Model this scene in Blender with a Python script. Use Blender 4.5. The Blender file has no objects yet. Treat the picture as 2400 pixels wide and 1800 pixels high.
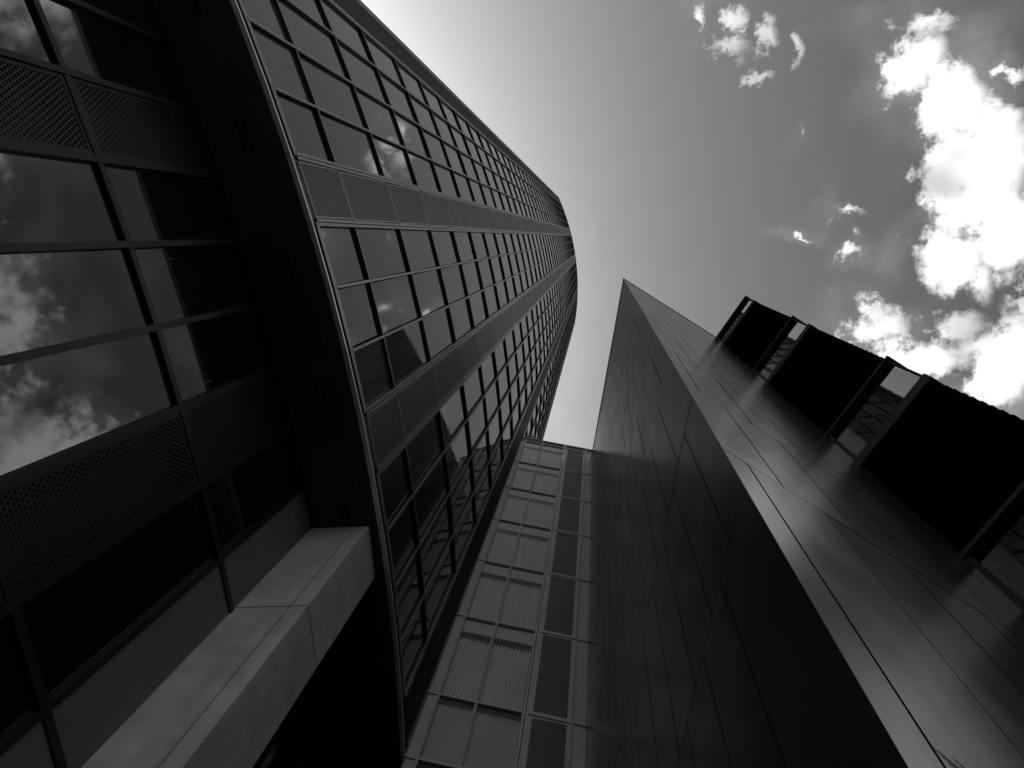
import bpy, math, random
from mathutils import Vector, Matrix
random.seed(7)
R_ = math.radians
sc = bpy.context.scene
COL = sc.collection

# ------------------------------------------------------------------ camera
EYE = 1.6                                   # eye height above the plaza
cam_d = bpy.data.cameras.new('camera'); cam = bpy.data.objects.new('camera', cam_d); COL.objects.link(cam)
cam_d.sensor_width = 36.0; cam_d.lens = 25.5; cam_d.clip_start = 0.05; cam_d.clip_end = 5000
ROT = Matrix(((0.9935649, -0.02321529, 0.11085953), (0.0, -0.97876914, -0.20496577), (0.11326423, 0.2036468, -0.97247067)))
cam.matrix_world = Matrix.Translation((0, 0, EYE)) @ ROT.to_4x4()
sc.camera = cam

# ------------------------------------------------------------------ light
SUN_EL, SUN_AZ = R_(46), R_(170)            # azimuth measured from +x towards +y: behind the tower
SD = Vector((math.cos(SUN_EL)*math.cos(SUN_AZ), math.cos(SUN_EL)*math.sin(SUN_AZ), math.sin(SUN_EL)))
sl = bpy.data.lights.new('sun', 'SUN'); sl.energy = 3.0; sl.angle = R_(0.5); sl.color = (1, 0.98, 0.96)
so = bpy.data.objects.new('sun', sl); COL.objects.link(so); so.rotation_euler = (-SD).to_track_quat('-Z', 'Y').to_euler(); so.location = (0, 0, 200)

world = bpy.data.worlds.new('World'); sc.world = world; world.use_nodes = True
world.cycles.sampling_method = 'MANUAL'; world.cycles.sample_map_resolution = 512
vs = sc.view_settings; vs.view_transform = 'Standard'; vs.look = 'None'; vs.gamma = 1; vs.exposure = 0.45; vs.use_curve_mapping = False
sc.cycles.max_bounces = 4; sc.cycles.diffuse_bounces = 2; sc.cycles.transparent_max_bounces = 12; sc.cycles.caustics_reflective = False; sc.cycles.caustics_refractive = False


class NT:
    """small helper to wire node trees"""
    def __init__(s, tree):
        s.t = tree; s.n = tree.nodes; s.l = tree.links
    def add(s, typ, **kw):
        n = s.n.new(typ)
        for k, v in kw.items(): setattr(n, k, v)
        return n
    def put(s, sock, v):
        if isinstance(v, bpy.types.NodeSocket): s.l.new(v, sock)
        else: sock.default_value = v
    def m(s, op, a, b=0.0, c=None, clamp=False):
        n = s.add('ShaderNodeMath', operation=op); n.use_clamp = clamp
        s.put(n.inputs[0], a); s.put(n.inputs[1], b)
        if c is not None: s.put(n.inputs[2], c)
        return n.outputs[0]
    def vm(s, op, a, b=(0, 0, 0)):
        n = s.add('ShaderNodeVectorMath', operation=op)
        s.put(n.inputs[0], a); s.put(n.inputs[1], b)
        return n
    def noise(s, vec, scale, detail=4, rough=0.55, dim='3D'):
        n = s.add('ShaderNodeTexNoise', noise_dimensions=dim)
        if vec is not None: s.l.new(vec, n.inputs['Vector'])
        n.inputs['Scale'].default_value = scale; n.inputs['Detail'].default_value = detail; n.inputs['Roughness'].default_value = rough
        return n
    def ramp(s, v, lo, hi, a=0.0, b=1.0, smooth=False):
        n = s.add('ShaderNodeMapRange'); n.interpolation_type = 'SMOOTHSTEP' if smooth else 'LINEAR'
        s.put(n.inputs[0], v); n.inputs[1].default_value = lo; n.inputs[2].default_value = hi; n.inputs[3].default_value = a; n.inputs[4].default_value = b
        return n.outputs[0]


def build_world():
    T = NT(world.node_tree); T.n.clear()
    out = T.add('ShaderNodeOutputWorld'); bg = T.add('ShaderNodeBackground'); bg.inputs[1].default_value = 0.15
    T.l.new(bg.outputs[0], out.inputs[0])
    sky = T.add('ShaderNodeTexSky'); sky.sky_type = 'NISHITA'; sky.sun_disc = False
    sky.sun_elevation = SUN_EL; sky.sun_rotation = math.pi/2 - SUN_AZ
    sky.air_density = 1.0; sky.dust_density = 4.5; sky.ozone_density = 1.0; sky.altitude = 50
    # monochrome: a red-orange filter, as black and white film would be shot
    sep = T.add('ShaderNodeSeparateColor'); T.l.new(sky.outputs[0], sep.inputs[0])
    grey = T.m('ADD', T.m('MULTIPLY', sep.outputs[0], 0.75), T.m('MULTIPLY', sep.outputs[1], 0.25))
    base = T.m('MULTIPLY', T.m('POWER', T.m('DIVIDE', grey, 1.56), 1.55), 1.22*SKY_GAIN)
    # cloud layer: directions projected on a flat layer overhead
    co = T.add('ShaderNodeTexCoord')
    sx = T.add('ShaderNodeSeparateXYZ'); T.l.new(co.outputs['Generated'], sx.inputs[0])
    z = T.m('MAXIMUM', sx.outputs[2], 0.06)
    cx = T.m('DIVIDE', sx.outputs[0], z); cy = T.m('DIVIDE', sx.outputs[1], z)
    cmb = T.add('ShaderNodeCombineXYZ'); T.l.new(cx, cmb.inputs[0]); T.l.new(cy, cmb.inputs[1])
    P = cmb.outputs[0]
    n1 = T.noise(P, 7.0, 2, 0.5, '2D'); n2 = T.noise(P, 24.0, 6, 0.66, '2D')
    warp = T.vm('SUBTRACT', n1.outputs['Color'], (0.5, 0.5, 0.5)).outputs[0]
    warp2 = T.vm('SUBTRACT', n2.outputs['Color'], (0.5, 0.5, 0.5)).outputs[0]
    Pw = T.vm('ADD', P, T.vm('MULTIPLY', warp, (0.035, 0.035, 0)).outputs[0]).outputs[0]
    Pw = T.vm('ADD', Pw, T.vm('MULTIPLY', warp2, (0.055, 0.055, 0)).outputs[0]).outputs[0]
    # clouds and cloud banks of the layer: centre x, y, radius x, radius y, weight
    total = None
    for (x, y, rx, ry, w) in CLOUDS:
        dn = T.vm('MULTIPLY_ADD', Pw, (1/rx, 1/ry, 0)); dn.inputs[2].default_value = (-x/rx, -y/ry, 0); d = dn.outputs[0]
        ln = T.vm('LENGTH', d).outputs['Value']
        v = T.m('MULTIPLY_ADD', ln, -max(w, 0.9), w)
        total = v if total is None else T.m('SMOOTH_MAX', total, v, 0.25)
    # the same broken cloud goes on over the rest of the sky
    big = T.noise(P, 1.3, 2, 0.5, '2D')
    far = T.m('MULTIPLY', T.m('SUBTRACT', big.outputs[0], 0.56), 6.0)
    reach = T.ramp(T.vm('LENGTH', P).outputs['Value'], 0.75, 1.1, -2.0, 0.0)
    total = T.m('MAXIMUM', total, T.m('ADD', far, reach))
    det = T.m('MULTIPLY', T.m('SUBTRACT', n2.outputs[0], 0.5), 1.9)
    dens = T.ramp(T.m('ADD', total, det), -0.30, 0.62, 0.0, 1.0, True)
    shade = T.ramp(n1.outputs[0], 0.30, 0.50, CLOUD*0.55, CLOUD, True)
    bank = T.ramp(total, -2.2, 0.1, 0.0, 0.16, True)
    veil = T.m('MULTIPLY', T.ramp(n1.outputs[0], 0.40, 0.75), bank)
    dens = T.m('MAXIMUM', dens, veil)
    mix = T.m('ADD', T.m('MULTIPLY', base, T.m('SUBTRACT', 1.0, dens)), T.m('MULTIPLY', shade, dens))
    # pale horizon fades clouds out low down
    fade = T.ramp(sx.outputs[2], 0.05, 0.2, 0.0, 1.0)
    fin = T.m('ADD', T.m('MULTIPLY', mix, fade), T.m('MULTIPLY', base, T.m('SUBTRACT', 1.0, fade)))
    T.l.new(fin, bg.inputs[0])


def ray(px, py):
    v = ROT @ Vector(((px-1200)/1700, -(py-900)/1700, -1)); return v.x/v.z, v.y/v.z

SKY_GAIN = 1.0; CLOUD = 6.0
CLOUDS = []
for (px, py, rx, ry, w) in [
        (2150, 140, 60, 70, 1.2), (2235, 250, 70, 80, 1.4), (2210, 390, 60, 90, 1.4), (2310, 400, 90, 120, 1.4), (2360, 540, 90, 100, 1.4),
        (2230, 600, 85, 70, 1.4), (2180, 50, 90, 35, 0.45), (2385, 165, 30, 22, 0.5), (2330, 320, 60, 60, 1.0), (2290, 660, 30, 60, 0.8),
        (1722, 40, 24, 30, 0.75), (1695, 108, 40, 26, 0.8), (1640, 45, 18, 34, 0.4), (1850, 125, 18, 34, 0.75), (1750, 180, 34, 14, 0.8), (1790, 95, 22, 34, 0.7), (1725, 75, 25, 14, 0.5),
        (1975, 505, 36, 14, 0.7), (1885, 550, 40, 10, 0.35), (2000, 605, 30, 20, 0.35), (1880, 310, 18, 26, 0.06), (2005, 555, 10, 30, 0.1), (1940, 515, 12, 40, 0.05),
        (2060, 755, 60, 36, 0.9), (2160, 830, 130, 45, 1.1), (2350, 860, 75, 120, 1.5), (2235, 765, 60, 40, 0.8), (2390, 720, 20, 60, 0.7)]:
    x, y = ray(px, py); CLOUDS.append((x, y, rx/1700*1.05, ry/1700*1.05, w))
CLOUDS += [(0.95, -0.35, 0.18, 0.16, 1.3), (0.98, 0.05, 0.2, 0.2, 1.3), (1.05, 0.55, 0.25, 0.2, 1.2), (0.75, -0.62, 0.14, 0.1, 1.0), (0.35, -0.75, 0.16, 0.09, 0.9)]
build_world()

# ------------------------------------------------------------------ materials (all monochrome)
def mat(name):
    m = bpy.data.materials.new(name); m.use_nodes = True; T = NT(m.node_tree)
    return m, T, T.n['Principled BSDF']

def g3(v): return (v, v, v, 1)

def solid(name, val, rough=0.5, metal=0.0, var=0.15, scale=3.0, bump=0.0, streak=0.0, ior=1.45, per=0.0, rv=0.06, spec=0.5, warp=0.0):
    m, T, b = mat(name)
    co = T.add('ShaderNodeTexCoord'); geo = T.add('ShaderNodeNewGeometry')
    n = T.noise(geo.outputs['Position'], scale, 3, 0.6)
    v = T.ramp(n.outputs[0], 0.25, 0.75, 1-var, 1+var)
    if streak:
        st = T.vm('MULTIPLY', geo.outputs['Position'], (5.0, 5.0, 0.12)).outputs[0]
        s2 = T.noise(st, 1.0, 4, 0.6)
        v = T.m('MULTIPLY', v, T.ramp(s2.outputs[0], 0.3, 0.7, 1-streak, 1+streak))
    if per:
        oi = T.add('ShaderNodeObjectInfo')
        v = T.m('MULTIPLY', v, T.ramp(oi.outputs['Random'], 0, 1, 1-per, 1+per))
    v = T.m('MULTIPLY', v, val)
    cb = T.add('ShaderNodeCombineColor')
    for i in range(3): T.l.new(v, cb.inputs[i])
    T.l.new(cb.outputs[0], b.inputs['Base Color'])
    b.inputs['Metallic'].default_value = metal; b.inputs['IOR'].default_value = ior; b.inputs['Specular IOR Level'].default_value = spec
    r = T.noise(geo.outputs['Position'], scale*2.3, 2, 0.6)
    T.l.new(T.ramp(r.outputs[0], 0.2, 0.8, max(0.02, rough-rv), rough+rv), b.inputs['Roughness'])
    if warp:
        wn = T.noise(geo.outputs['Position'], 1.1, 0, 0.5); wb = T.add('ShaderNodeBump'); wb.inputs['Strength'].default_value = warp; wb.inputs['Distance'].default_value = 0.03
        T.l.new(wn.outputs[0], wb.inputs['Height']); T.l.new(wb.outputs[0], b.inputs['Normal'])
    if bump:
        bp = T.add('ShaderNodeBump'); bp.inputs['Strength'].default_value = bump; bp.inputs['Distance'].default_value = 0.02
        T.l.new(n.outputs[0], bp.inputs['Height']); T.l.new(bp.outputs[0], b.inputs['Normal'])
    return m

def glass_dark(name, base=0.012, ior=1.9, per=0.9, wave=0.05):
    m, T, b = mat(name)
    oi = T.add('ShaderNodeObjectInfo'); geo = T.add('ShaderNodeNewGeometry')
    v = T.m('ADD', T.m('MULTIPLY', T.m('POWER', oi.outputs['Random'], 7.0), 0.05*per), base)
    cb = T.add('ShaderNodeCombineColor')
    for i in range(3): T.l.new(v, cb.inputs[i])
    T.l.new(cb.outputs[0], b.inputs['Base Color'])
    b.inputs['IOR'].default_value = ior
    dirt = T.noise(T.vm('MULTIPLY', geo.outputs['Position'], (3, 3, 0.3)).outputs[0], 1.0, 5, 0.6)
    T.l.new(T.ramp(dirt.outputs[0], 0.35, 0.75, 0.012, 0.06), b.inputs['Roughness'])
    bp = T.add('ShaderNodeBump'); bp.inputs['Strength'].default_value = wave; bp.inputs['Distance'].default_value = 0.02
    wv = T.noise(geo.outputs['Position'], 0.9, 2, 0.5); T.l.new(wv.outputs[0], bp.inputs['Height']); T.l.new(bp.outputs[0], b.inputs['Normal'])
    return m

def glass_clear(name, tint=0.6, f0=1.7):
    m, T, b = mat(name); T.n.remove(b)
    out = T.n['Material Output']
    tr = T.add('ShaderNodeBsdfTransparent'); tr.inputs[0].default_value = g3(tint)
    gl = T.add('ShaderNodeBsdfGlossy'); gl.inputs['Roughness'].default_value = 0.02; gl.inputs['Color'].default_value = g3(0.95)
    fr = T.add('ShaderNodeFresnel'); fr.inputs[0].default_value = f0
    mx = T.add('ShaderNodeMixShader'); ge = T.add('ShaderNodeNewGeometry'); T.l.new(T.m('MULTIPLY', fr.outputs[0], T.m('SUBTRACT', 1.0, ge.outputs['Backfacing'])), mx.inputs[0]); T.l.new(tr.outputs[0], mx.inputs[1]); T.l.new(gl.outputs[0], mx.inputs[2])
    T.l.new(mx.outputs[0], out.inputs[0])
    return m

def perforated(name, val, pitch, dia):
    """sheet metal with round holes on a staggered grid; the UV map is in metres"""
    m, T, b = mat(name); out = T.n['Material Output']
    uv = T.add('ShaderNodeUVMap'); uv.uv_map = 'uv'
    b.inputs['Base Color'].default_value = g3(val); b.inputs['Metallic'].default_value = 0.4; b.inputs['Roughness'].default_value = 0.45
    def grid(off):
        v = T.vm('ADD', uv.outputs[0], (off[0], off[1], 0)).outputs[0]
        v = T.vm('DIVIDE', v, (pitch, pitch*1.732, 1)).outputs[0]
        v = T.vm('SUBTRACT', T.vm('FRACTION', v).outputs[0], (0.5, 0.5, 0)).outputs[0]
        v = T.vm('MULTIPLY', v, (pitch, pitch*1.732, 0)).outputs[0]
        return T.vm('LENGTH', v).outputs['Value']
    d = T.m('MINIMUM', grid((0, 0)), grid((pitch/2, pitch*0.866)))
    hole = T.m('LESS_THAN', d, dia/2)
    tr = T.add('ShaderNodeBsdfTransparent'); mx = T.add('ShaderNodeMixShader')
    T.l.new(hole, mx.inputs[0]); T.l.new(b.outputs[0], mx.inputs[1]); T.l.new(tr.outputs[0], mx.inputs[2]); T.l.new(mx.outputs[0], out.inputs[0])
    return m

def leafmat(name, val):
    m, T, b = mat(name); out = T.n['Material Output']; T.n.remove(b)
    geo = T.add('ShaderNodeNewGeometry'); n = T.noise(geo.outputs['Position'], 40, 3, 0.6)
    v = T.ramp(n.outputs[0], 0.3, 0.7, val*0.75, val*1.2); cb = T.add('ShaderNodeCombineColor')
    for i in range(3): T.l.new(v, cb.inputs[i])
    d = T.add('ShaderNodeBsdfDiffuse'); t = T.add('ShaderNodeBsdfTranslucent'); mx = T.add('ShaderNodeMixShader')
    T.l.new(cb.outputs[0], d.inputs[0]); T.l.new(cb.outputs[0], t.inputs[0]); T.l.new(d.outputs[0], mx.inputs[1]); T.l.new(t.outputs[0], mx.inputs[2]); T.l.new(mx.outputs[0], out.inputs[0])
    return m

M = dict(
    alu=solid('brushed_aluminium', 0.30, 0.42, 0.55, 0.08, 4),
    side_shade=solid('shaded_bar_sides', 0.012, 0.5, 0, 0.1, 2),  # shade on bar sides and undersides, put into the colour
    alu_dark=solid('anodised_metal', 0.07, 0.45, 0.5, 0.1, 4),
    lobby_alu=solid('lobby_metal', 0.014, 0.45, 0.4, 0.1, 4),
    trim=solid('edge_trim', 0.8, 0.4, 0.5, 0.06, 4),
    pane=glass_dark('tower_glass', 0.014, 3.0, 0.8, 0.03),
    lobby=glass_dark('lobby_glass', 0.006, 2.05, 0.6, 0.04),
    clear=glass_clear('clear_glass', 0.92, 1.3),
    bayglass=glass_clear('bay_glass', 0.8, 1.45),
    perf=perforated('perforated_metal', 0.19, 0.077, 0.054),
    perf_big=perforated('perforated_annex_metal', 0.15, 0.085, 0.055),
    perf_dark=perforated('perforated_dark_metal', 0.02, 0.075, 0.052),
    slat=solid('louvre_metal', 0.28, 0.5, 0.4, 0.1, 4),
    core=solid('dark_backing', 0.012, 0.8, 0, 0.2, 1),
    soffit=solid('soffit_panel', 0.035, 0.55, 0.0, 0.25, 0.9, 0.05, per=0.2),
    clad=solid('light_cladding', 0.52, 0.5, 0.0, 0.22, 1.3, 0.04, 0.12, per=0.05),
    annex=solid('annex_metal', 0.42, 0.45, 0.3, 0.1, 2, 0, 0.06),
    blind=solid('blind_fabric', 0.8, 0.8, 0, 0.06, 2),
    bulk=solid('bulkhead_paint', 0.72, 0.7, 0, 0.05, 2),
    zinc=solid('zinc_panel', 0.115, 0.25, 0.9, 0.10, 0.5, 0.0, 0.20, per=0.12, rv=0.025, warp=0.25),
    lowpan=solid('lower_panel_metal', 0.13, 0.5, 0.1, 0.2, 0.8),
    joint=solid('joint_black', 0.004, 0.9, 0, 0.1, 1),
    board=solid('black_board', 0.0015, 0.9, 0, 0.2, 1.5, spec=0.0),
    bayframe=solid('bay_frame_metal', 0.03, 0.8, 0, 0.15, 3, spec=0.1),
    bayin=solid('bay_interior', 0.08, 0.8, 0, 0.15, 2),
    truss=solid('truss_steel', 0.02, 0.6, 0.2, 0.1, 3),
    pave=solid('plaza_paving', 0.055, 0.8, 0, 0.25, 0.5, 0.1),
    leaf=leafmat('leaf', 0.45),
    pot=solid('planter_concrete', 0.12, 0.8, 0, 0.15, 4),
)

# ------------------------------------------------------------------ mesh helpers (all heights are measured from the eye; the ground is at -EYE)
class MB:
    def __init__(s): s.v = []; s.f = []; s.uv = {}; s.cut = None
    def hexa(s, a, b):
        """a: four bottom points, b: four top points, same order"""
        i = len(s.v); s.v += [tuple(p) for p in a] + [tuple(p) for p in b]
        s.f += [(i+3, i+2, i+1, i), (i+4, i+5, i+6, i+7)] + [(i+k, i+(k+1) % 4, i+4+(k+1) % 4, i+4+k) for k in range(4)]
    def prism(s, poly, z0, z1):
        i = len(s.v); n = len(poly)
        s.v += [(p[0], p[1], z0) for p in poly] + [(p[0], p[1], z1) for p in poly]
        s.f += [tuple(range(i+n-1, i-1, -1)), tuple(range(i+n, i+2*n))] + [(i+k, i+(k+1) % n, i+n+(k+1) % n, i+n+k) for k in range(n)]
    def quad(s, a, b, c, d, uv=None):
        i = len(s.v); s.v += [tuple(a), tuple(b), tuple(c), tuple(d)]
        if uv: s.uv[len(s.f)] = uv
        s.f.append((i, i+1, i+2, i+3))
    def bar(s, p, q, w):
        p = Vector(p); q = Vector(q); d = (q-p).normalized(); u = d.orthogonal().normalized()*w/2; v = d.cross(u).normalized()*w/2
        s.hexa([p-u-v, p+u-v, p+u+v, p-u+v], [q-u-v, q+u-v, q+u+v, q-u+v])
    def mesh(s, name, origin=(0, 0, 0)):
        me = bpy.data.meshes.new(name)
        me.from_pydata([(v[0]-origin[0], v[1]-origin[1], v[2]-origin[2]) for v in s.v], [], s.f)
        if s.uv:
            l = me.uv_layers.new(name='uv')
            for pi, uvs in s.uv.items():
                for li, uvv in zip(me.polygons[pi].loop_indices, uvs): l.data[li].uv = uvv
        if s.cut is not None: me.polygons.foreach_set('material_index', [0 if i < s.cut else 1 for i in range(len(s.f))])
        me.update(); return me

def fix(me):
    import bmesh
    bm = bmesh.new(); bm.from_mesh(me); bmesh.ops.recalc_face_normals(bm, faces=bm.faces); bm.to_mesh(me); bm.free()

def link(name, me, m, parent, loc=(0, 0, 0), kind=None):
    if not me.materials:
        for q in m.split('+'): me.materials.append(M[q])
    o = bpy.data.objects.new(name, me); COL.objects.link(o); o.parent = parent; o.location = loc
    if kind: o['kind'] = kind
    return o

def part(name, mb, m, root, kind=None, parent=None):
    """mesh in eye-level coordinates -> child of root (root stands on the ground)"""
    r = ROOTS[root.name]
    me = mb.mesh(name, (r[0], r[1], -EYE)); fix(me)
    return link(name, me, m, parent or root, kind=kind)

ROOTS = {}
def thing(name, label, cat, xy):
    o = bpy.data.objects.new(name, None); COL.objects.link(o); o.location = (xy[0], xy[1], 0); o.empty_display_size = 0.5
    o['label'] = label; o['category'] = cat; o['kind'] = 'thing'; ROOTS[o.name] = xy; return o

# ------------------------------------------------------------------ ground
mb = MB(); S = 3000; mb.quad((-S, -S, 0), (S, -S, 0), (S, S, 0), (-S, S, 0))
gr = link('ground', mb.mesh('ground'), 'pave', None); gr['kind'] = 'structure'

# ------------------------------------------------------------------ glass tower
CX, CY, RR = -46.71, 10.64, 42.905
MOD = 1.663; PH0 = -24.59; NC = 20
H0 = 13.4; HL = [H0, 15.55] + [15.55+3.62*k for k in range(1, 36)]
HTOP = HL[-1]; LEAN = (0.0030, 0.0062)
TYPES = 'LWWWWPWWWPWWWWLWWWWL'
def lean(h): return (LEAN[0]*max(0, h-H0), LEAN[1]*max(0, h-H0))
def cyl(r, ph, h, ln=True):
    a = R_(ph); l = lean(h) if ln else (0, 0); return (CX+r*math.cos(a)+l[0], CY+r*math.sin(a)+l[1], h)
def bnd(k): return PH0+MOD*k
def d2a(d): return math.degrees(d/RR)

tower = thing('glass_tower', 'tall curved glass tower with strips of perforated metal panels, rising from a dark soffit', 'building', (-24, 7))

# inner solid body, set back behind the glazing; sides and back, roof
mb = MB()
def ring(r, h): return [cyl(r, PH0+MOD*NC*k/40, h) for k in range(41)]
lo, hi = ring(RR-0.34, H0+0.05), ring(RR-0.34, HTOP)
back = [(-31, 24), (-31, -13)]
def full(rg, h): l = lean(h); return rg + [(b[0]+l[0], b[1]+l[1], h) for b in back]
A_, B_ = full(lo, H0), full(hi, HTOP); n = len(A_)
mb.v += A_+B_; mb.f += [tuple(range(n-1, -1, -1)), tuple(range(n, 2*n))] + [(k, (k+1) % n, n+(k+1) % n, n+k) for k in range(n)]
part('body', mb, 'core', tower)

def seg_box(mb, r0, r1, p0, p1, h0, h1, ln=True):
    a = [cyl(r0, p0, h0, ln), cyl(r1, p0, h0, ln), cyl(r1, p1, h0, ln), cyl(r0, p1, h0, ln)]
    b = [cyl(r0, p0, h1, ln), cyl(r1, p0, h1, ln), cyl(r1, p1, h1, ln), cyl(r0, p1, h1, ln)]
    mb.hexa(a, b)

# vertical mullions: metal caps in storey-high lengths with an open joint, bar behind coloured black to paint in its side shade
for k in range(NC+1):
    mb = MB(); ph = bnd(k)
    wide = (k > 0 and TYPES[k-1] in 'PL') or (k < NC and TYPES[k] in 'PL')
    bars = ((-0.07, -0.010), (0.010, 0.07)) if wide else ((-0.028, 0.028),)
    for i in range(len(HL)-1):
        for (a, b) in bars: seg_box(mb, RR-0.014, RR+0.008, ph+d2a(a), ph+d2a(b), HL[i]+0.014, HL[i+1]-0.014)
    mb.cut = len(mb.f)
    for (a, b) in bars: seg_box(mb, RR-0.24, RR-0.0142, ph+d2a(a+0.003), ph+d2a(b-0.003), H0, HTOP)
    part('mullion', mb, 'alu+side_shade', tower)

# one transom ring per storey (cap set a little behind the mullion caps, underside shade painted black)
for i, h in enumerate(HL):
    mb = MB(); t = 0.026 if i else 0.07
    for k in range(NC):
        r = RR-(0.0 if TYPES[k] == 'W' else 0.045)
        seg_box(mb, r-0.02, r-0.002, bnd(k), bnd(k+1), h-t, h+t)
    mb.cut = len(mb.f)
    for k in range(NC):
        r = RR-(0.0 if TYPES[k] == 'W' else 0.045)
        seg_box(mb, RR-0.25, r-0.0202, bnd(k), bnd(k+1), h-t+0.002, h+t-0.002)
    part('transom', mb, 'alu+side_shade', tower)

# glazing, perforated panels, louvres: one mesh per column and kind, shared by the storeys
def cell_frame(k, h0, h1):
    ph = (bnd(k)+bnd(k+1))/2; hm = (h0+h1)/2
    return ph, hm, cyl(RR-0.15, ph, hm)
NEAR = 20; stuffmb = MB(); meshes = {}
for k in range(NC):
    ty = TYPES[k]
    for i in range(len(HL)-1):
        h0, h1 = HL[i]+0.03, HL[i+1]-0.03
        ph, hm, org = cell_frame(k, h0, h1)
        first = i == 0
        if ty == 'W':
            e = d2a(0.05)
            if i >= NEAR: seg_box(stuffmb, RR-0.10, RR-0.075, bnd(k)+e, bnd(k+1)-e, h0, h1); continue
            key = ('w', k, first)
            if key not in meshes:
                mb = MB(); seg_box(mb, RR-0.10, RR-0.075, bnd(k)+e, bnd(k+1)-e, h0, h1, False)
                base = cyl(RR-0.10, ph, hm, False); me = mb.mesh('window_pane', base); fix(me); meshes[key] = me
            c = cyl(RR-0.10, ph, hm)
            o = link('window_pane', meshes[key], 'pane', tower, (c[0]+24, c[1]-7, c[2]+EYE))
            ax = Vector((-math.sin(R_(ph)), math.cos(R_(ph)), 0))
            q = Matrix.Rotation(random.gauss(0, 0.0022), 3, ax) @ Matrix.Rotation(random.gauss(0, 0.0022), 3, 'Z')
            o.rotation_euler = q.to_euler()
        else:
            key = (ty, k, first)
            if key not in meshes:
                mb = MB(); e = d2a(0.09); p0, p1 = bnd(k)+e, bnd(k+1)-e
                g0, g1 = h0-0.02, h1+0.02; base = cyl(RR-0.02, ph, hm, False)
                if ty == 'P':
                    ei = d2a(0.03); q0, q1 = p0+ei, p1-ei; w = math.radians(q1-q0)*RR; hh = g1-g0-0.10
                    mb.quad(cyl(RR-0.012, q0, g0+0.05, False), cyl(RR-0.012, q1, g0+0.05, False), cyl(RR-0.012, q1, g1-0.05, False), cyl(RR-0.012, q0, g1-0.05, False), [(0, 0), (w, 0), (w, hh), (0, hh)])
                    me = mb.mesh('perforated_panel', base); me.materials.append(M['perf']); meshes[key] = me
                    mb = MB()
                    for (a, b, c_, d_) in ((p0, q0, g0, g1), (q1, p1, g0, g1), (q0, q1, g0, g0+0.05), (q0, q1, g1-0.05, g1)): seg_box(mb, RR-0.03, RR-0.004, a, b, c_, d_, False)
                    me = mb.mesh('panel_frame', base); fix(me); meshes[key+('f',)] = me
                else:
                    ns = max(3, round((g1-g0)/0.15)); st = (g1-g0)/ns
                    for s_ in range(ns):
                        z0 = g0+st*s_
                        a = [cyl(RR-0.10, p0, z0+st*0.55, False), cyl(RR-0.01, p0, z0+0.01, False), cyl(RR-0.01, p1, z0+0.01, False), cyl(RR-0.10, p1, z0+st*0.55, False)]
                        b = [(p[0], p[1], p[2]+0.03) for p in a]; mb.hexa(a, b)
                    me = mb.mesh('louvre_panel', base); fix(me); meshes[key] = me
            c = cyl(RR-0.02, ph, hm); loc = (c[0]+24, c[1]-7, c[2]+EYE)
            if ty == 'P':
                o = link('perforated_panel', meshes[key], 'perf', tower, loc)
                link('panel_frame', meshes[key+('f',)], 'alu', o, (0, 0, 0))
            else:
                link('louvre_panel', meshes[key], 'slat', tower, loc, kind='stuff')
part('upper_window_panes', stuffmb, 'pane', tower, kind='stuff')

# corner posts and roof coping
for k, sgn in ((0, -1), (NC, 1)):
    mb = MB(); e = d2a(0.10)*sgn
    seg_box(mb, RR-0.5, RR+0.01, min(bnd(k)+sgn*d2a(0.09), bnd(k)+sgn*d2a(0.09)+e), max(bnd(k)+sgn*d2a(0.09), bnd(k)+sgn*d2a(0.09)+e), H0, HTOP+0.4); part('corner_post', mb, 'alu_dark', tower)
mb = MB()
for k in range(NC): seg_box(mb, RR-0.6, RR+0.06, bnd(k), bnd(k+1), HTOP+0.07, HTOP+0.5)
part('roof_coping', mb, 'alu_dark', tower)

# overhang: fascia trim, dark gap and soffit panels with light slots
RL = 41.5
mb = MB()
for k in range(-2, NC): seg_box(mb, RR-0.30, RR-0.10, bnd(k), bnd(k+1), 13.12, H0-0.05, False)
part('shadow_gap', mb, 'core', tower)
for k in range(-2, NC, 2):
    mb = MB(); g_ = d2a(0.006)
    seg_box(mb, RR-0.06, RR+0.03, bnd(k)+g_, bnd(k+1), 13.05, 13.11, False); seg_box(mb, RR-0.06, RR+0.03, bnd(k+1), bnd(k+2)-g_, 13.05, 13.11, False)
    part('edge_trim', mb, 'trim', tower)
def sof(r): return 13.09-(r-RL)*(0.03/(RR-RL))
for k in range(-2, NC, 2):
    for (r0, r1) in ((RL-0.1, RR-0.43), (RR-0.415, RR-0.07)):
        mb = MB(); g_ = d2a(0.008)
        for (p0, p1) in ((bnd(k)+g_, bnd(k+1)), (bnd(k+1), bnd(k+2)-g_)):
            a = [cyl(r0, p0, sof(r0), 0), cyl(r1, p0, sof(r1), 0), cyl(r1, p1, sof(r1), 0), cyl(r0, p1, sof(r0), 0)]
            mb.hexa(a, [(p[0], p[1], p[2]+0.05) for p in a])
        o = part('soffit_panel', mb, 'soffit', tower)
        if r0 < RR-0.43:
            mb = MB(); p0, p1 = bnd(k)+0.55, bnd(k)+1.35
            ra, rb = RL+0.62, RL+0.80
            a = [cyl(ra, p0, sof(ra)-0.012, 0), cyl(rb, p0, sof(rb)-0.012, 0), cyl(rb, p1, sof(rb)-0.012, 0), cyl(ra, p1, sof(ra)-0.012, 0)]
            mb.hexa(a, [(p[0], p[1], p[2]+0.01) for p in a]); part('light_slot', mb, 'joint', tower, parent=o)
mb = MB()
for k in range(-2, NC): seg_box(mb, RL-0.1, RR-0.31, bnd(k), bnd(k+1), 13.37, H0, False)
part('soffit_slab', mb, 'core', tower)

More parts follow.
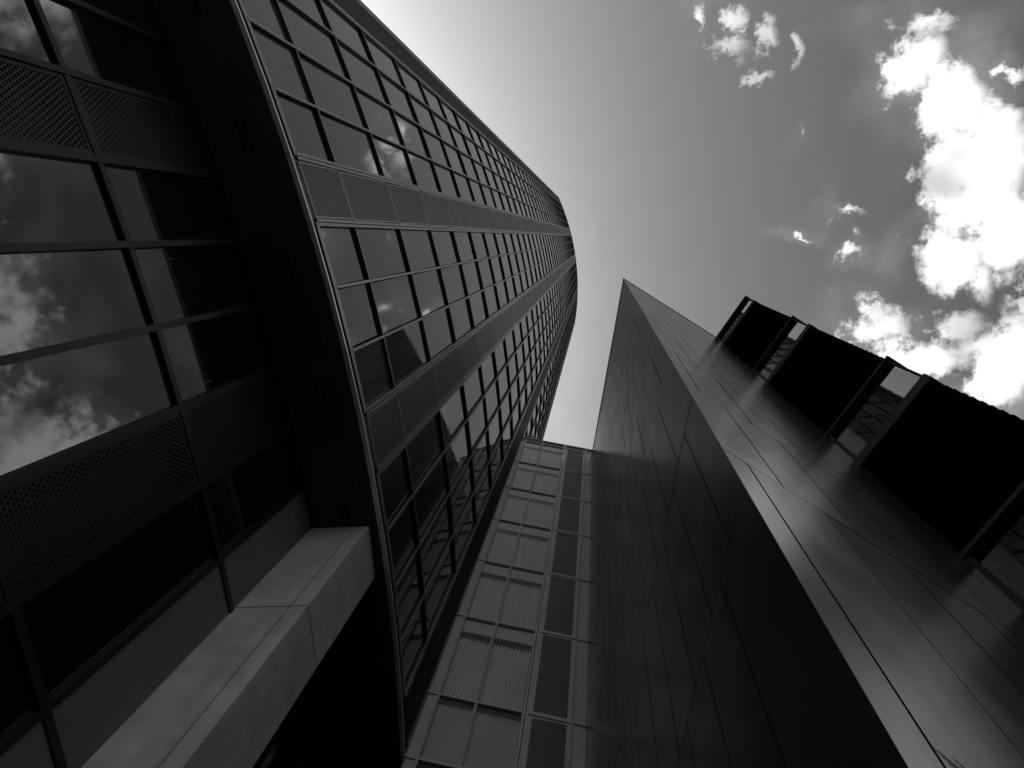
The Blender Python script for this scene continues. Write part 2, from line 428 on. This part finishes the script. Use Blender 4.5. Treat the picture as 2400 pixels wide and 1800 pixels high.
# recessed lower storeys under the overhang
LH = [-EYE, 2.51, 6.14, 9.77, 13.08]; LTY = 'WWWWPWWWPWSWWWWWWW'
mb = MB()
for k in range(-2, 17): seg_box(mb, RL-2.0, RL-0.35, bnd(k), bnd(k+1), -EYE, 13.2, False)
part('lower_wall', mb, 'core', tower)
def lbox(mb, r0, r1, p0, p1, h0, h1): seg_box(mb, r0, r1, p0, p1, h0, h1, False)
for k in range(0, 17):
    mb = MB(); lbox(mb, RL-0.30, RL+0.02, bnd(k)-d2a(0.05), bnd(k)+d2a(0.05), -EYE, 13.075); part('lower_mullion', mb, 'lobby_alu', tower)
for h in LH[1:]:
    for k in range(0, 16):
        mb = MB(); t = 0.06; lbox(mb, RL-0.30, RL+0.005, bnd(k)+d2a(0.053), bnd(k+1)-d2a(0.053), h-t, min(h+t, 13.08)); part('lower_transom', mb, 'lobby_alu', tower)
for k in range(0, 16):
    for i in range(4):
        h0, h1 = LH[i]+0.07, LH[i+1]-0.07; e = d2a(0.055)
        mb = MB()
        if LTY[k] == 'P':
            p0, p1 = bnd(k)+d2a(0.12), bnd(k+1)-d2a(0.12); w = R_(p1-p0)*RL
            mb.quad(cyl(RL-0.02, p0, h0+.06, 0), cyl(RL-0.02, p1, h0+.06, 0), cyl(RL-0.02, p1, h1-.06, 0), cyl(RL-0.02, p0, h1-.06, 0), [(0, 0), (w, 0), (w, h1-h0), (0, h1-h0)])
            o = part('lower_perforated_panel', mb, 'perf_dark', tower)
            mb = MB(); q0, q1 = bnd(k)+e, bnd(k+1)-e
            for (a, b, c_, d_) in ((q0, p0, h0, h1), (p1, q1, h0, h1), (p0, p1, h0, h0+.06), (p0, p1, h1-.06, h1)): lbox(mb, RL-0.04, RL-0.012, a, b, c_, d_)
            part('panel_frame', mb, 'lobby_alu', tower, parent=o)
        elif LTY[k] == 'S':
            lbox(mb, RL-0.06, RL-0.02, bnd(k)+e, bnd(k+1)-e, h0, h1); part('lower_panel', mb, 'lowpan', tower)
        else:
            lbox(mb, RL-0.09, RL-0.06, bnd(k)+e, bnd(k+1)-e, h0, h1)
            o = part('lower_window', mb, 'lobby', tower)

# ------------------------------------------------------------------ clad column under the overhang
c1, c2, c3 = Vector((-5.65, 5.80)), Vector((-4.32, 5.68)), Vector((-4.24, 6.75)); c4 = c1+c3-c2
colm = thing('clad_column', 'square pale panel-clad column holding up the tower overhang', 'column', ((c1+c3)/2)[:])
def inset(a, b, c, d, t):
    cen = (a+b+c+d)/4; return [p+(cen-p).normalized()*t for p in (a, b, c, d)]
mb = MB(); mb.prism(inset(c1, c2, c3, c4, 0.05), -EYE, 13.05); part('core', mb, 'joint', colm)
CH = [-EYE, -1.0, 2.66, 6.28, 9.90, 13.05]
u = (c2-c1).normalized(); v = (c3-c2).normalized(); W1 = (c2-c1).length; W2 = (c3-c2).length; th = 0.03
def slab(org, ax, nrm, s0, s1, h0, h1):
    mb = MB(); p = [org+ax*s0, org+ax*s1, org+ax*s1-nrm*th, org+ax*s0-nrm*th]; mb.prism(p, h0, h1); return mb
for i in range(len(CH)-1):
    h0, h1 = CH[i]+0.014, CH[i+1]-0.014
    nf, ns = -v, u
    for (s0, s1) in ((0.0, W1-0.30), (W1-0.278, W1-0.0)):
        part('cladding_panel', slab(c1, u, nf, s0, s1, h0, h1), 'clad', colm)
    part('cladding_panel', slab(c2, v, ns, 0.0+th+0.001, W2, h0, h1), 'clad', colm)
    part('cladding_panel', slab(c4, u, v, 0, W1-th-0.001, h0, h1), 'clad', colm)
    part('cladding_panel', slab(c1, v, -u, th+0.001, W2-th-0.001, h0, h1), 'clad', colm)

# ------------------------------------------------------------------ low glass annex between tower and dark building
IA = Vector((-3.81, 10.94)); ID = Vector((0.98737, 0.15843)); IN = Vector((ID.y, -ID.x))   # IN faces the eye
annex = thing('glass_annex', 'narrow lower glass block with blinds and perforated panels, wedged between tower and dark building', 'building', (-2, 14))
SX = [0.0, 0.28, 1.21, 2.41, 3.56, 3.97]; IH = [-EYE, 2.1, 5.8, 9.5, 13.2]+[15.42+3.69*k for k in range(6)]+[37.45]
IROOF = 37.95
def ip(s, o, h): p = IA+ID*s+IN*o; return (p.x, p.y, h)
def ibox(mb, s0, s1, o0, o1, h0, h1):
    mb.hexa([ip(s0, o0, h0), ip(s1, o0, h0), ip(s1, o1, h0), ip(s0, o1, h0)], [ip(s0, o0, h1), ip(s1, o0, h1), ip(s1, o1, h1), ip(s0, o1, h1)])
mb = MB(); ibox(mb, -1.5, 3.9, -0.9, -7.0, -EYE, IROOF-0.1); part('body', mb, 'core', annex)
for k, s in enumerate(SX[1:-1]):
    mb = MB(); w = 0.032
    if k in (2,): ibox(mb, s-0.075, s-0.010, -0.2, 0.02, -EYE, IROOF-0.06); ibox(mb, s+0.010, s+0.075, -0.2, 0.02, -EYE, IROOF-0.06)
    else: ibox(mb, s-w, s-0.006, -0.2, 0.02, -EYE, IROOF-0.06); ibox(mb, s+0.006, s+w, -0.2, 0.02, -EYE, IROOF-0.06)
    part('mullion', mb, 'annex', annex)
for h in IH[1:]:
    mb = MB(); ibox(mb, 0.0, 3.96, -0.14, 0.005, h-0.04, h+0.04); part('transom', mb, 'annex', annex)
mb = MB(); ibox(mb, -1.4, 3.96, -0.5, 0.03, IROOF-0.05, IROOF+0.03); part('roof_coping', mb, 'annex', annex)
mb = MB(); ibox(mb, 0.0, 3.96, -0.3, -0.08, IH[-1]+0.062, IROOF-0.052); part('parapet', mb, 'annex', annex)
for i in range(len(IH)-1):
    h0, h1 = IH[i]+0.042, IH[i+1]-0.042
    mb = MB(); ibox(mb, 0.01, SX[1]-0.034, -0.12, -0.03, h0, h1); part('edge_panel', mb, 'annex', annex)
    mb = MB(); ibox(mb, SX[4]+0.034, SX[5]-0.01, -0.12, -0.03, h0, h1); part('edge_panel', mb, 'annex', annex)
    if i < 3: 
        mb = MB(); ibox(mb, SX[1]+0.033, SX[3]-0.077, -0.12, -0.05, h0, h1); part('base_panel', mb, 'annex', annex)
    else:
        for (a, b) in ((SX[1]+0.033, SX[2]-0.033), (SX[2]+0.033, SX[3]-0.077)):
            mb = MB(); ibox(mb, a, b, -0.065, -0.05, h0, h1); o = part('window_pane', mb, 'clear', annex)
            if i >= 5:
                mb = MB(); ibox(mb, a, b, -0.40, -0.10, h1-0.62, h1-0.01); part('bulkhead', mb, 'bulk', annex, parent=o)
            if i >= 5:
                # ribbed vertical blind behind the glass
                mb = MB(); nr = 9 if b-a < 1 else 11; st = (b-a)/nr; hb, ht = h0, h1-0.90
                for r in range(nr):
                    s = a+st*r
                    pts = [(s, -0.19), (s+st*0.3, -0.19), (s+st*0.45, -0.12), (s+st*0.85, -0.12), (s+st, -0.19)]
                    for q in range(4): mb.quad(ip(pts[q][0], pts[q][1], hb), ip(pts[q+1][0], pts[q+1][1], hb), ip(pts[q+1][0], pts[q+1][1], ht), ip(pts[q][0], pts[q][1], ht))
                part('blind', mb, 'blind', annex, parent=o)
                mb = MB(); ibox(mb, a, b, -0.80, -0.75, h0, h1); part('back_panel', mb, 'bayin', annex, parent=o)
            else:
                mb = MB(); ibox(mb, a, b, -0.22, -0.16, h0, h1-0.02); part('back_panel', mb, 'annex', annex, parent=o)
        mb = MB(); ibox(mb, SX[1], SX[3], -0.9, -0.145, IH[i]-0.15, IH[i]+0.05); part('floor_slab', mb, 'bayin', annex)
    a, b = SX[3]+0.077, SX[4]-0.033; m_ = 0.10
    mb = MB(); w = b-a-2*m_; hh = h1-h0-0.16
    mb.quad(ip(a+m_, -0.03, h0+.08), ip(b-m_, -0.03, h0+.08), ip(b-m_, -0.03, h1-.08), ip(a+m_, -0.03, h1-.08), [(0, 0), (w, 0), (w, hh), (0, hh)])
    o = part('perforated_panel', mb, 'perf_big', annex)
    mb = MB()
    for (s0, s1, z0, z1) in ((a, a+m_, h0, h1), (b-m_, b, h0, h1), (a+m_, b-m_, h0, h0+.08), (a+m_, b-m_, h1-.08, h1)): ibox(mb, s0, s1, -0.05, -0.02, z0, z1)
    part('panel_frame', mb, 'annex', annex, parent=o)
    mb = MB(); ibox(mb, a, b, -0.30, -0.20, h0, h1); part('panel_backing', mb, 'core', annex, parent=o)

# ------------------------------------------------------------------ sharp-cornered zinc building
DA = Vector((1.40, 2.28)); DB = Vector((0.03, 11.56)); DQ = Vector((6.17, 5.23))
dD = (DB-DA).normalized(); dL = (DQ-DA).normalized()
nD = Vector((-dD.y, dD.x)); nL = Vector((dL.y, -dL.x))
if nD.dot(-DA) < 0: nD = -nD
if nL.dot(-DA) < 0: nL = -nL
DTOP = 36.75
zinc = thing('zinc_building', 'sharp-cornered building clad in tall staggered dark metal panels', 'building', (5, 12))
LD, LL = 12.4, 13.0
eD, eL = DA+dD*LD, DA+dL*LL
corner_in = 0.035
mb = MB(); 
pA = DA - (nD+nL).normalized()*0.06
mb.prism([pA, eL-nL*0.035, eL+Vector((3, 14)), eD+Vector((2, 8)), eD-nD*0.035], -EYE, DTOP-0.05); part('wall', mb, 'joint', zinc)
def wall_panels(org, ax, nrm, length, pitch, courses, offs, top, gap):
    for ci in range(len(courses)-1):
        h0, h1 = courses[ci]+gap/2, min(courses[ci+1], top)-gap/2
        if h1-h0 < 0.15: continue
        o = offs[ci % 2]; cuts = [0.0]
        s = o if o > 0.25 else o+pitch
        while s < length-0.2: cuts.append(s); s += pitch
        cuts.append(length)
        for a, b in zip(cuts[:-1], cuts[1:]):
            a2 = a+(gap/2 if a > 0 else 0.0); pr = random.uniform(0, 0.004)
            q = [org+ax*a2+nrm*pr, org+ax*(b-gap/2)+nrm*pr, org+ax*(b-gap/2)-nrm*0.034, org+ax*(a2+(0.03 if a == 0 else 0))-nrm*0.034]
            mb = MB(); mb.prism(q, h0, h1); part('wall_panel', mb, 'zinc', zinc)
cD = [-EYE]+[2.93+3.66*k for k in range(0, 10)]+[DTOP]
wall_panels(DA, dD, nD, LD, 0.80, cD, (0.57, 0.20), DTOP, 0.022)
cL = [-EYE, 2.0]+[7.71+3.66*k for k in range(0, 8)]+[DTOP]
wall_panels(DA, dL, nL, LL, 1.0, cL, (0.78, 0.32), DTOP, 0.026)
mb = MB()
q = [DA+(nD+nL).normalized()*0.05, eL+nL*0.03, eL-nL*0.4, DA+dL*1.0+dD*1.0, eD-nD*0.4, eD+nD*0.03]
mb.prism(q, DTOP+0.004, DTOP+0.12); part('roof_coping', mb, 'alu_dark', zinc)

# ------------------------------------------------------------------ black boarded bay on the zinc building
BQ = DQ-(dL*0); n1 = nL; n2 = Vector((dL.x, dL.y)); n2 = Vector((n1.y, -n1.x))
BC = Vector((7.42, 3.23)); f1 = (BC-BQ).normalized(); DEP = (BC-BQ).length
# face 1 runs from BQ to BC; its outward normal looks at the eye, face 2 turns the corner at BC
n1 = Vector((f1.y, -f1.x)); 
if n1.dot(-BQ) < 0: n1 = -n1
n2 = f1.copy(); back_dir = -n1; BLEN = 5.5
bay = thing('boarded_bay', 'black bay clad in overlapping boards with strip windows, jutting from the dark metal wall', 'building', (8.5, 6.0))
STR = [(9.80, 11.75), (16.70, 18.98), (25.85, 28.10), (34.95, 36.90)]
def bp(t, o, h, along=0.0):
    p = BQ+f1*t+n1*o+back_dir*along; return (p.x, p.y, h)
def lpath(mb, prof, t0=-0.25):
    """profile of (offset, height) swept along face 1 and round the corner along face 2"""
    n = len(prof); i = len(mb.v)
    for st in range(3):
        for (o, h) in prof:
            if st == 0: p = BQ+f1*t0+n1*o
            elif st == 1: p = BC+n1*o+n2*o
            else: p = BC+back_dir*BLEN+n2*o
            mb.v.append((p.x, p.y, h))
    for st in range(2):
        for k in range(n): mb.f.append((i+st*n+k, i+st*n+(k+1) % n, i+(st+1)*n+(k+1) % n, i+(st+1)*n+k))
    mb.f.append(tuple(range(i, i+n))); mb.f.append(tuple(range(i+2*n+n-1, i+2*n-1, -1)))
zz = [-EYE]; levels = []
prev = -EYE+0.3
for (a, b) in STR: levels.append((prev, a-0.12)); prev = b+0.12
def core_box(mb, h0, h1, ins):
    q = [BQ-f1*0.5-n1*ins, BC-n1*ins-n2*ins, BC+back_dir*BLEN-n2*ins, BQ-f1*0.5+back_dir*BLEN]; mb.prism(q, h0, h1)
for (a, b) in levels:
    mb = MB(); core_box(mb, a-0.05, b+0.05, 0.08); part('core', mb, 'board', bay)
    nb = max(1, round((b-a)/0.375)); st = (b-a)/nb
    for k in range(nb):
        mb = MB(); z0 = a+st*k; lpath(mb, [(-0.06, z0+0.002), (0.055, z0+0.002), (0.055, z0+0.03), (0.0, z0+st-0.003), (-0.06, z0+st-0.003)]); part('board', mb, 'board', bay)
mb = MB(); core_box(mb, 37.05, 37.2, -0.02); part('roof_cap', mb, 'board', bay)
for wi, (a, b) in enumerate(STR):
    # frame rails proud of the boards
    mb = MB(); lpath(mb, [(-0.12, b), (0.13, b), (0.13, b+0.11), (-0.12, b+0.11)]); fr = part('window_frame', mb, 'bayframe', bay)
    mb = MB(); lpath(mb, [(-0.12, a-0.11), (0.09, a-0.11), (0.09, a+0.28), (-0.02, a+0.30), (-0.12, a+0.30)]); part('window_sill', mb, 'bayframe', bay)
    for (t0, t1) in ((-0.06, 0.06), (DEP-0.0, DEP+0.05)):
        mb = MB(); mb.hexa([bp(t0, -0.08, a+0.301), bp(t1, -0.08, a+0.301), bp(t1, 0.06, a+0.301), bp(t0, 0.06, a+0.301)], [bp(t0, -0.08, b-0.001), bp(t1, -0.08, b-0.001), bp(t1, 0.06, b-0.001), bp(t0, 0.06, b-0.001)]); part('window_jamb', mb, 'bayframe', bay, parent=fr)
    mb = MB(); mb.hexa([bp(0.06, -0.03, a+0.3), bp(DEP-0.01, -0.03, a+0.3), bp(DEP-0.01, -0.018, a+0.3), bp(0.06, -0.018, a+0.3)], [bp(0.06, -0.03, b), bp(DEP-0.01, -0.03, b), bp(DEP-0.01, -0.018, b), bp(0.06, -0.018, b)]); part('window_pane', mb, 'bayglass', bay)
    e = BC-n2*0.03; e2 = BC-n2*0.018; L2 = BLEN
    mb = MB(); q = [e+back_dir*0.02, e2+back_dir*0.02, e2+back_dir*L2, e+back_dir*L2]; mb.prism(q, a+0.3, b); part('window_pane', mb, 'bayglass', bay)
    # room behind: ceiling, floor, rear wall
    mb = MB(); core_box(mb, b+0.0, b+0.10, 0.13); part('ceiling', mb, 'bayin', bay)
    mb = MB(); core_box(mb, a-0.10, a+0.25, 0.13); part('floor_slab', mb, 'bayin', bay)
    mb = MB(); q = [BQ-f1*0.4-n1*1.3, BC-n1*1.3-n2*1.15, BC-n2*1.15+back_dir*BLEN, BQ-f1*0.4+back_dir*BLEN]; mb.prism(q, a+0.25, b); part('rear_wall', mb, 'bayin', bay)
    # zigzag truss behind the glass
    mb = MB(); nz = 3; L = DEP-0.5; pts = []
    for k in range(nz*2+1): pts.append(bp(0.15+L*k/(nz*2), -0.35, (a+0.32) if k % 2 == 0 else b-0.03))
    for p, q in zip(pts[:-1], pts[1:]): mb.bar(p, q, 0.035)
    mb.bar(bp(0.1, -0.35, b-0.08), bp(DEP-0.3, -0.35, b-0.08), 0.06); part('truss', mb, 'truss', bay)

# ------------------------------------------------------------------ spiky plant at the foot of the zinc wall
pl = thing('spiky_plant', 'spiky plant with pale pointed leaf tips at the foot of the dark wall', 'plant', (1.55, 1.75))
mb = MB(); mb.prism([(1.55+0.22*math.cos(k*math.pi/6), 1.75+0.22*math.sin(k*math.pi/6)) for k in range(12)], -EYE, -EYE+0.5); part('planter', mb, 'pot', pl)
mb = MB(); mb.prism([(1.55+0.05*math.cos(k*math.pi/4), 1.75+0.05*math.sin(k*math.pi/4)) for k in range(8)], -EYE+0.4, 1.2); part('stem', mb, 'pot', pl)
def blade(tip, w):
    base = Vector((1.55, 1.75, 1.1)); tip = Vector(tip); mid = base.lerp(tip, 0.55)+Vector((0, 0, 0.12))
    d = (tip-base); side = d.cross(Vector((0, 0, 1))).normalized(); mb = MB(); up = Vector((0, 0, 0.012))
    pts = []
    for k in range(7):
        t = k/6; p = base.lerp(mid, min(1, t*2)) if t < 0.5 else mid.lerp(tip, (t-0.5)*2); ww = w*(1-t**2.2)*0.5*(0.5+min(1, t*3)*0.5)
        pts.append((p-side*ww, p+up*1.5, p+side*ww))
    for p, q in zip(pts[:-1], pts[1:]):
        mb.quad(p[0], p[1], q[1], q[0]); mb.quad(p[1], p[2], q[2], q[1])
    o = part('leaf', mb, 'leaf', pl)
for (px, py, h, w) in ((2191, 1757, 2.35, 0.10), (2234, 1779, 2.3, 0.07)):
    x, y = ray(px, py); blade((x*h, y*h, h), w)
for k in range(9):
    a = k*0.7+0.3; blade((1.55+0.55*math.cos(a), 1.75+0.55*math.sin(a), 1.15+0.35*random.random()), 0.05)
